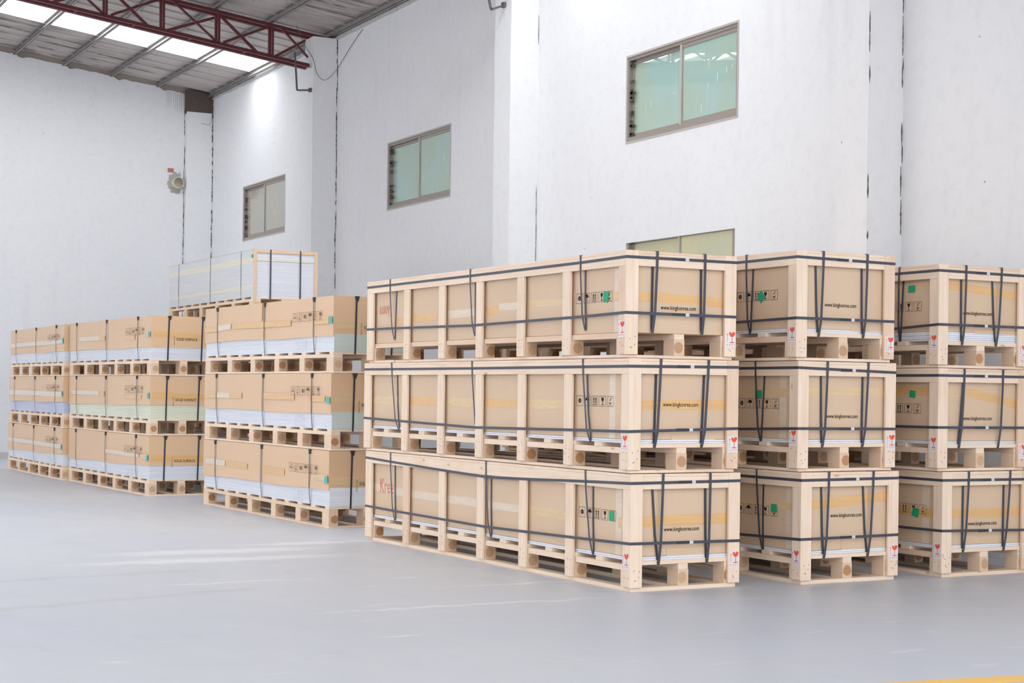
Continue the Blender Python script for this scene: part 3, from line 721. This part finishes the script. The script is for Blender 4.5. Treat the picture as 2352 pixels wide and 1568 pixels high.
CR = [
 # stack 1 (label, x, y, rz, z, H, params)   -- all z in params are measured from the post bottoms
 ('bottom crate of the left crate stack, faded red lettering near its far end', 5.531, 8.888, 1.794, 0, .748, dict(
    text=(.279, .347), icons=(.669, .403), green=[(.272, .435, .058, .062, .0)], red=(3.80, .38, 'Kree', .26), stk=.110, stk2=.098, flap=(.30, .60, .05),
    tapes=[([(.045, .414), (.815, .418)], .070, F, TAPE_STRONG), ([(.045, .385), (.20, .40)], .07, Lg, TAPE), ([(.75, .395), (1.40, .397)], .06, Lg, TAPE), ([(1.42, .397), (1.95, .398)], .055, Lg, TAPE_CLEAR), ([(2.0, .40), (3.3, .40), (3.97, .42)], .06, Lg, TAPE_CLEAR)],
    seam=.19, hoops=[(.660, .665, .660, [(.567, .644), (1.323, .619), (1.904, .604), (2.637, .621), (3.534, .645)]), (.279, .272, .255, [(.558, .266), (1.894, .240), (3.504, .249)])],
    vlong=[(.541, .479, .498), (1.907, 1.87, 1.885), (3.532, 3.492, 3.515)], vfront=[(.244, .228, .180), (.615, .609, .598)])),
 ('middle crate of the left crate stack, amber tape running behind its web address', 5.518, 8.903, 1.826, .7515, .730, dict(
    text=(.283, .402), icons=(.680, .396), stk=.115, stk2=.104, flap=(.35, .70, .03),
    tapes=[([(.045, .412), (.815, .416)], .066, F, TAPE_STRONG), ([(.045, .385), (.20, .39)], .07, Lg, TAPE)] + [([(b+.10, .400), (b2, .400)], .066, Lg, TAPE_STRONG if k % 2 else TAPE) for k, (b, b2) in enumerate(((.695, 1.325), (1.325, 1.95), (1.95, 2.57), (2.57, 3.2), (3.2, 3.97)))],
    seam=.245, hoops=[(.655, .663, .655, [(2.1, .653)]), (.242, .262, .248, [(.522, .237), (2.044, .217), (3.422, .238)])],
    vlong=[(.554, .495, .56), (2.103, 2.039, None), (3.487, 3.399, 3.45)], vfront=[(.240, .210, .226), (.615, .579, .605)])),
 ('top crate of the left crate stack, green scrap on its row of handling symbols', 5.507, 8.935, 1.211, 1.4845, .682, dict(low=True, cb=.137,
    text=(.285, .292), icons=(.665, .342), green=[(.295, .375, .060, .072, .15)], stk=.105, stk2=.060, red=(3.84, .385, 'ευυγ', .20),
    tapes=[([(.045, .36), (.25, .37), (.815, .348)], .06, F, TAPE_STRONG), ([(.045, .37), (.20, .37)], .07, Lg, TAPE), ([(.80, .36), (1.33, .372)], .05, Lg, TAPE), ([(1.43, .36), (1.75, .365)], .05, Lg, TAPE_CLEAR), ([(1.76, .340), (1.955, .335)], .065, Lg, TAPE_STRONG), ([(2.1, .34), (2.57, .335)], .06, Lg, TAPE_CLEAR), ([(2.75, .33), (3.25, .325)], .055, Lg, TAPE_STRONG), ([(3.30, .320), (3.52, .315)], .055, Lg, TAPE_STRONG)],
    seam=.16, hoops=[(.615, .617, .612, [(.559, .610), (2.137, .609), (3.533, .611)]), (.262, .260, .259, [(.55, .252), (2.127, .239), (3.523, .256)])],
    vlong=[(.56, .537, .555), (2.14, 2.108, 2.12), (3.562, 3.525, 3.50)], vfront=[(.232, .212, .219), (.604, .599, .596)])),
 ('bottom crate of the middle crate stack, green square beside its glass symbol', 6.817, 8.823, 1.989, 0, .747, dict(
    text=(.281, .410), icons=(.735, .402), green=[(.325, .46, .060, .055, 0)], stk=.095, stk2=.105, flap=(.38, .80, .08),
    tapes=[([(.045, .492), (.815, .545)], .068, F, TAPE_STRONG), ([(.045, .485), (.66, .475), (2, .47)], .052, Lg, TAPE)], seam=.16,
    hoops=[(.665, .669, .662, []), (.273, .279, .25, [(.646, .256)])], vlong=[(.474, .435, .44), (1.9, 1.88, None), (3.5, 3.48, None)], vfront=[(.236, .216, .195), (.628, .600, .559)])),
 ('middle crate of the middle crate stack, green slip behind crossed dark straps', 6.803, 8.852, 1.827, .7505, .738, dict(
    text=(.270, .335), icons=(.690, .392), green=[(.465, .49, .075, .055, 0)], stk=.150, stk2=.120,
    tapes=[([(.045, .52), (.815, .512)], .060, F, TAPE), ([(.045, .503), (.70, .505), (2, .5)], .056, Lg, TAPE)], seam=.20,
    hoops=[(.670, .650, .66, []), (.265, .262, .25, [(.647, .245)])], vlong=[(.457, .427, .395), (1.9, 1.88, None), (3.5, 3.48, None)], vfront=[(.249, .227, .219), (.608, .578, .587)])),
 ('top crate of the middle crate stack, untaped end with a green diamond on the side', 6.767, 8.834, 1.971, 1.492, .731, dict(
    text=(.268, .343), icons=(.690, .388), green=[(.42, .415, .065, .062, .78)], stk=.095, stk2=.048, flap=(.50, .80, .015),
    tapes=[([(1.5, .4), (3, .4)], .06, Lg, TAPE)], seam=None,
    hoops=[(.662, .655, .655, []), (.257, .258, .25, [(.64, .246)])], vlong=[(.542, .528, .505), (1.9, 1.88, None), (3.5, 3.48, None)], vfront=[(.225, .205, .182), (.609, .595, .587)])),
 ('bottom crate of the right crate stack, green label over the glass symbol', 8.034, 8.813, 1.277, 0, .737, dict(
    text=(.275, .325), icons=(.64, .395), green=[(.303, .405, .066, .062, .2)], stk=.10, stk2=.08,
    tapes=[([(.045, .411), (.815, .411)], .064, F, TAPE_STRONG), ([(.045, .407), (.9, .41)], .066, Lg, TAPE_STRONG)], seam=.20,
    hoops=[(.649, .646, .645, []), (.297, .280, .29, [(.43, .293)])], vlong=[(.60, .58, None), (1.9, 1.88, None), (3.5, 3.48, None)], vfront=[(.246, .217, .224), (.646, .607, .617)])),
 ('middle crate of the right crate stack, wrinkled tape slanting down across its end', 7.999, 8.829, 1.277, .7405, .721, dict(
    text=(.268, .335), icons=(.655, .378), green=[(.295, .515, .060, .050, .1)], stk=.110, stk2=.06, cb=.166+.02,
    tapes=[([(.045, .528), (.30, .515)], .05, F, TAPE), ([(.30, .53), (.60, .485), (.815, .44)], .062, F, TAPE_STRONG), ([(.045, .536), (.9, .54)], .062, Lg, TAPE_STRONG)], seam=None,
    hoops=[(.647, .647, .645, []), (.284, .282, .28, [(.43, .282)])], vlong=[(.62, .60, None), (1.9, 1.88, None), (3.5, 3.48, None)], vfront=[(.243, .215, .270), (.614, .591, None)])),
 ('top crate of the right crate stack, several white sheets showing under its carton', 7.997, 8.835, 1.277, 1.465, .722, dict(
    text=(.263, .355), icons=(.655, .380), green=[(.309, .54, .070, .050, 0)], stk=.10, stk2=.05, cb=.230,
    tapes=[([(.045, .562), (.25, .55), (.815, .50)], .058, F, TAPE_STRONG), ([(.045, .558), (.24, .562)], .046, Lg, TAPE)], seam=None, flap=(.36, .80, .02),
    hoops=[(.654, .650, .645, []), (.278, .279, .25, [(.438, .258)])], vlong=[(.40, .416, .39), (1.9, 1.88, None), (3.5, 3.48, None)], vfront=[(.254, .241, .238), (.596, .566, .534)])),
]
for lab, x, y, rz, z, H, p in CR: crate(lab, x, y, rad(rz), z, H, p)

# ---------------------------------------------------------------- pallet loads
PW, PL = .78, 3.40
BL = [(0, .155), (.67, .79), (1.30, 1.42), (1.94, 2.06), (2.59, 2.72), (3.24, 3.40)]
SL = [(0, .092), (.318, .419), (.637, .742), (.968, 1.071), (1.294, 1.403), (1.657, 1.751), (1.991, 2.088), (2.324, 2.413), (2.656, 2.753), (2.973, 3.081), (3.314, 3.40)]
def pallet(t):
    rows = ((0, .092), (.345, .435), (.688, .78))
    for a0, a1 in rows: box('base_plank', (a0, .091, 0), (a1, PL-.091, .018), W[1], t)
    for b in (0, PL-.09): box('base_plank', (0, b, 0), (PW, b+.09, .018), W[0], t)
    for r, (a0, a1) in enumerate(rows):
        for i, (b0, b1) in enumerate(BL):
            mat = LOGY
            box('block', (a0, b0, .018), (a1, b1, .140), mat, t, 0 if r == 0 else .003)
        box('beam', (a0+.001, 0.001, .140), (a1-.001, PL-.001, .172), W[1], t)
    for b0, b1 in SL: box('deck_slat', (0, b0, .172), (PW, b1, .192), W[0], t, .0015)
def sleeve(t, b0, b1, zb0, zb1, ztop, mat, bulge=.010, dent=0.0):
    mb = MB(); n = 16
    for i in range(n+1):
        s = i/n; b = b0+(b1-b0)*s; zb = zb0+(zb1-zb0)*s + .004*math.sin(3.1*s*2+b0*3); e = .006+bulge*math.sin(math.pi*s)
        mb.v += [(-e, b, zb), (-.005, b, (zb+ztop)/2), (-.004, b, ztop), (PW+.004, b, ztop), (PW+.005, b, (zb+ztop)/2), (PW+e, b, zb)]
    for i in range(n):
        for k in range(6): mb.f.append((i*6+k, i*6+(k+1) % 6, i*6+6+(k+1) % 6, i*6+6+k))
    mb.f += [(5, 4, 3, 2, 1, 0), tuple(n*6+k for k in range(6))]
    return mb.out('carton', mat, t)
def load(label, x, y, rz, z, p):
    t = thing('loaded_pallet', label, 'pallet', (x, y, z), rad(rz), p.get('group', 'pallet loads of sheets under brown cartons'))
    pallet(t); H = p.get('H', .700); cb0, cb1 = p.get('cb', (.341, .330))
    rr = random.Random(int(x*100+z*50))
    mb = MB(); zz = .1925; top = max(cb0, cb1)+.03 if not p.get('film') else H-.004
    while zz < top:
        j = rr.uniform(0, .004); h = .0122
        mb.box((.004+j, .004+rr.uniform(0, .003), zz), (PW-.004-j, PL-.004, min(zz+h-.0012, top+.001))); zz += h
    o = mb.out('sheet_stack', p.get('sheet', SH_WHITE), t, True)
    if p.get('front_sheet'):
        box('end_wrap', (.006, -.0005, .1935), (PW-.006, .0035, cb0+.02), p['front_sheet'], t, bev=0)
    def tp(pts, w, face, mat, off=-.012):
        mb = MB()
        for i in range(len(pts)-1):
            (u0, z0), (u1, z1) = pts[i], pts[i+1]; k = max(1, int(abs(u1-u0)/.1))
            for j in range(k):
                for s in (j/k, (j+1)/k):
                    u = u0+(u1-u0)*s; q = z0+(z1-z0)*s
                    if face == 'front': mb.v += [(u, off, q-w/2), (u, off, q+w/2), (u, off+.001, q+w/2), (u, off+.001, q-w/2)]
                    else: mb.v += [(off, u, q-w/2), (off, u, q+w/2), (off+.001, u, q+w/2), (off+.001, u, q-w/2)]
                n = len(mb.v)-8
                for k2 in range(4): mb.f.append((n+k2, n+(k2+1) % 4, n+4+(k2+1) % 4, n+4+k2))
                mb.f += [(n+3, n+2, n+1, n), (n+4, n+5, n+6, n+7)]
        return mb.out('tape', mat, t)
    if p.get('film'):
        fx = box('film_wrap', (-.002, .0, .194), (-.0005, PL-.002, H-.003), FILM, t, bev=0)
        box('yellowed_band', (-.0034, .02, H-.155), (-.0022, PL-.02, H-.085), FILM_Y, t, bev=0); box('yellowed_band', (-.0034, .02, .29), (-.0022, PL-.02, .33), FILM_Y, t, bev=0)
        box('yellowed_band', (.04, -.0028, H-.13), (PW-.04, -.0016, H-.105), FILM_Y, t, bev=0)
        for a0, a1, z0, z1 in ((-.004, .036, .14, H), (PW-.036, PW+.004, .14, H)): box('edge_guard', (a0, -.006, z0), (a1, -.0018, z1), CARTON_EDGE, t)
        box('edge_guard', (.0365, -.006, H-.038), (PW-.0365, -.0018, H), CARTON_EDGE, t); box('edge_guard', (.0, -.004, H-.001), (PW, PL, H+.001), CARTON_EDGE, t)
        ztop = H+.001; xo = -.0045
    else:
        m = p.get('split', 1.67)
        sleeve(t, .0, m-.006, cb0, (cb0+cb1)/2-.004, H, CARTON2, p.get('bulge', .006)); sleeve(t, m+.006, PL, (cb0+cb1)/2+.004, cb1, H, CARTON2, p.get('bulge', .006))
        for pts, w, face, mat in p.get('tapes', []): tp(pts, w, face, mat, -.014 if face == 'long' else -.0016)
        decal('handling_symbols', symbol_mesh(('arrows_down', 'hook', 'recycle', 'umbrella', 'bars', 'glass'), .098, .084, .121, INKL), t, 'long', .935, p.get('iz', .487), -.0155)
        decal('printed_text', text_mesh('SOLID SURFACE', .25, INK, .006), t, 'front', p.get('tx', .298), p.get('tz', .385), -.0022)
        v = link('printed_text', text_mesh('Made in China', .105, INKL), t, (.279, -.0022, p.get('tz', .385)-.055), (0, -math.pi/2, 0))
        box('teal_sticker', (-.0165, .004, p.get('gz', .425)), (-.0157, .076, p.get('gz', .425)+.062), TEAL, t, bev=0)
        # printed sheet marks
        mb = MB(); zz = .197
        while zz < min(cb0, cb1)-.012:
            for b in (.62, .65, .70, .74, .79, .84): 
                if rr.random() < .8: mb.box((.0026, b, zz+.003), (.0036, b+rr.uniform(.008, .022), zz+.006))
            zz += .0122
        mb.out('sheet_marking', plain('pale_print', lin(180, 184, 196), .6) if 'pale_print' not in bpy.data.materials else bpy.data.materials['pale_print'], t, True)
        ztop = H; xo = -.0165
    for b, db in p.get('straps', ((.43, 0), (1.66, .01), (3.01, -.02))):
        mb = MB(); mb.ribbon([(PW+.017, b, .20), (PW+.006, b, ztop+.0008), (xo*.5, b, ztop+.0008), (xo, b+db*.3, ztop-.03), (xo-.001, b+db*.6, .36), (-.002 if p.get('film') else -.004, b+db, .20), (-.0012, b+db, .174)], (0, 1, 0), .014 if not p.get('film') else .012, .0012); mb.out('strap', STRAP, t)
        if not p.get('film'):
            mb = MB(); n = len(mb.v); 
            mb.v += [(xo-.003, b-.022, ztop+.0020), (xo-.003, b+.022, ztop+.0020), (xo-.003, b+.010, ztop-.042), (xo-.003, b-.010, ztop-.042), (xo+.012, b-.022, ztop+.0020), (xo+.012, b+.022, ztop+.0020), (xo+.012, b+.010, ztop-.042), (xo+.012, b-.010, ztop-.042)]
            mb.f += [(0, 1, 2, 3), (7, 6, 5, 4), (0, 4, 5, 1), (1, 5, 6, 2), (2, 6, 7, 3), (3, 7, 4, 0)]; mb.out('strap_guard', PROT, t)
    for a, da in p.get('fstraps', ((.225, -.012), (.60, -.02))):
        mb = MB(); mb.ribbon([(a, PL+.002, .3), (a, PL+.002, ztop+.0018), (a, -.007, ztop+.0018), (a+da*.4, -.0075, ztop-.05), (a+da, -.0035 if not p.get('film') else -.0065, .20), (a+da, -.0015, .173)], (1, 0, 0), .017, .0014); mb.out('strap', STRAP if p.get('film') else PROT, t)
        if not p.get('film'):
            mb = MB(); mb.v += [(a-.024, -.013, ztop+.0022), (a+.024, -.013, ztop+.0022), (a+.012, -.011, ztop-.045), (a-.012, -.011, ztop-.045), (a-.024, -.006, ztop+.0022), (a+.024, -.006, ztop+.0022), (a+.012, -.006, ztop-.045), (a-.012, -.006, ztop-.045)]
            mb.f += [(0, 1, 2, 3), (7, 6, 5, 4), (0, 4, 5, 1), (1, 5, 6, 2), (2, 6, 7, 3), (3, 7, 4, 0)]; mb.out('strap_guard', PROT, t)
    if p.get('film'): box('teal_sticker', (-.0055, .01, H-.10), (-.0042, .07, H-.06), GREEN, t, bev=0)
    return t
LG, FT = 'long', 'front'
BUNDLE = [((.045, .47), (.46, .475)), ((.47, .475), (1.6, .47))]
def pal(seg, w=.055, z=.478, mat=TAPE_STRONG): return ([(seg[0], z), (seg[1], z)], w, LG, mat)
LOADS = [
 # stack A, right behind the crates
 ('bottom load of the brown carton stack next to the crates, pieces of amber tape', 5.521, 14.027, 1.944, 0, dict(cb=(.345, .318), tz=.385, gz=.405, iz=.475, front_sheet=SH_WHITE, bulge=.010,
    tapes=[([(.02, .455), (.33, .455)], .055, LG, TAPE), ([(1.05, .455), (1.60, .463)], .062, LG, TAPE_STRONG), ([(2.05, .468), (2.68, .470)], .058, LG, TAPE_STRONG), ([(2.70, .47), (3.30, .475)], .06, LG, TAPE_CLEAR), ([(.02, .43), (.76, .42)], .07, FT, TAPE)])),
 ('middle load of the brown carton stack next to the crates, grey green sheet ends', 5.530, 14.018, 2.1, .7032, dict(cb=(.330, .338), front_sheet=SH_GREEN, tz=.40, gz=.425, iz=.495, bulge=.006,
    tapes=[([(.12, .470), (.50, .470)], .060, LG, TAPE_STRONG), ([(.85, .480), (1.64, .480)], .060, LG, TAPE_STRONG), ([(2.25, .480), (2.62, .480)], .060, LG, TAPE_STRONG), ([(2.62, .480), (3.0, .480)], .055, LG, TAPE_CLEAR), ([(3.02, .478), (3.33, .478)], .058, LG, TAPE_STRONG), ([(.02, .47), (.76, .46)], .08, FT, TAPE)])),
 ('top load of the brown carton stack next to the crates, long amber tape band', 5.540, 14.009, 2.296, 1.4064, dict(cb=(.335, .336), front_sheet=SH_GREEN, tz=.405, gz=.450, iz=.486, bulge=.005,
    tapes=[([(.09, .480), (.44, .480)], .066, LG, TAPE_STRONG), ([(.98, .480), (1.70, .482), (2.55, .490)], .056, LG, TAPE_STRONG), ([(2.60, .492), (3.0, .480)], .06, LG, TAPE_CLEAR), ([(3.02, .474), (3.39, .474)], .058, LG, TAPE_STRONG), ([(.02, .44), (.76, .43)], .08, FT, TAPE), ([(1.72, .61), (1.77, .61)], .17, LG, TAPE_STRONG)])),
 # stack B
 ('bottom load of the second brown carton stack from the left, white sheets below', 5.186, 18.808, 2.445, 0, dict(cb=(.350, .302), tz=.39, gz=.405, iz=.475, H=.694, straps=((.473, 0), (1.70, .01), (3.04, -.02)), fstraps=((.19, -.015), (.60, -.02)),
    tapes=[([(.02, .45), (.30, .45)], .06, LG, TAPE), ([(.35, .455), (1.72, .46)], .05, LG, TAPE_CLEAR), ([(.02, .44), (.76, .42)], .08, FT, TAPE_STRONG)])),
 ('middle load of the second brown carton stack from the left, cream sheets below', 5.190, 18.803, 2.55, .6972, dict(cb=(.352, .325), sheet=SH_YEL, H=.690, tz=.40, gz=.43, iz=.49, straps=((.473, 0), (1.72, .01), (3.04, -.02)), fstraps=((.20, -.015), (.59, -.02)),
    tapes=[([(.30, .44), (.95, .44)], .05, LG, TAPE_STRONG), ([(1.78, .47), (1.98, .47)], .06, LG, TAPE_STRONG), ([(2.0, .475), (3.3, .48)], .055, LG, TAPE_CLEAR), ([(.02, .47), (.76, .44)], .07, FT, TAPE_STRONG)])),
 ('top load of the second brown carton stack from the left, white sheets below', 5.193, 18.797, 2.643, 1.3905, dict(cb=(.325, .330), H=.690, tz=.41, gz=.445, iz=.48, straps=((.473, 0), (1.72, .01), (3.05, -.02)), fstraps=((.215, -.02), (.62, -.02)),
    tapes=[([(.01, .475), (.20, .475)], .055, LG, TAPE), ([(.58, .455), (.95, .46)], .07, LG, TAPE_STRONG), ([(1.78, .465), (2.05, .47)], .065, LG, TAPE_STRONG), ([(2.05, .47), (2.9, .475)], .055, LG, TAPE_CLEAR), ([(.02, .48), (.76, .45)], .065, FT, TAPE_STRONG)])),
 # stack C
 ('bottom load of the farthest left pallet stack, taped all along its side', 4.967, 22.241, .928, 0, dict(cb=(.345, .299), H=.692, gz=.41, iz=.48, tapes=[([(.02, .45), (3.36, .45)], .06, LG, TAPE_CLEAR)])),
 ('middle load of the farthest left pallet stack, lavender sheets below its carton', 4.971, 22.243, .75, .6952, dict(cb=(.345, .33), sheet=SH_LAV, H=.690, gz=.43, iz=.49, split=1.78, bulge=.014, tapes=[([(.02, .45), (3.36, .46)], .07, LG, TAPE_CLEAR)])),
 ('top load of the farthest left pallet stack, brown carton on white sheets', 4.975, 22.246, .564, 1.3885, dict(cb=(.33, .33), H=.686, gz=.44, iz=.48, tapes=[([(.02, .46), (3.36, .46)], .06, LG, TAPE_CLEAR)])),
]
for lab, x, y, rz, z, p in LOADS: load(lab, x, y, rz, z, p)
# hidden row behind: three white wrapped loads, and the fourth on top that shows
FG = 'white wrapped pallet loads behind the cartons'
fs = dict(film=True, straps=((.44, 0), (1.61, 0), (2.95, 0)), fstraps=((.203, 0), (.569, 0)), group=FG)
for k, w in enumerate(('bottom', 'second', 'third')):
    load('%s of the white wrapped loads behind the carton stack, glimpsed through pallet gaps' % w, 6.30, 18.36, .27, k*.7068, dict(fs, H=.703))
load('white wrapped load with carton edge guards, topmost behind the brown carton stack', 6.245, 18.313, .274, 2.1215, dict(fs, H=.742))
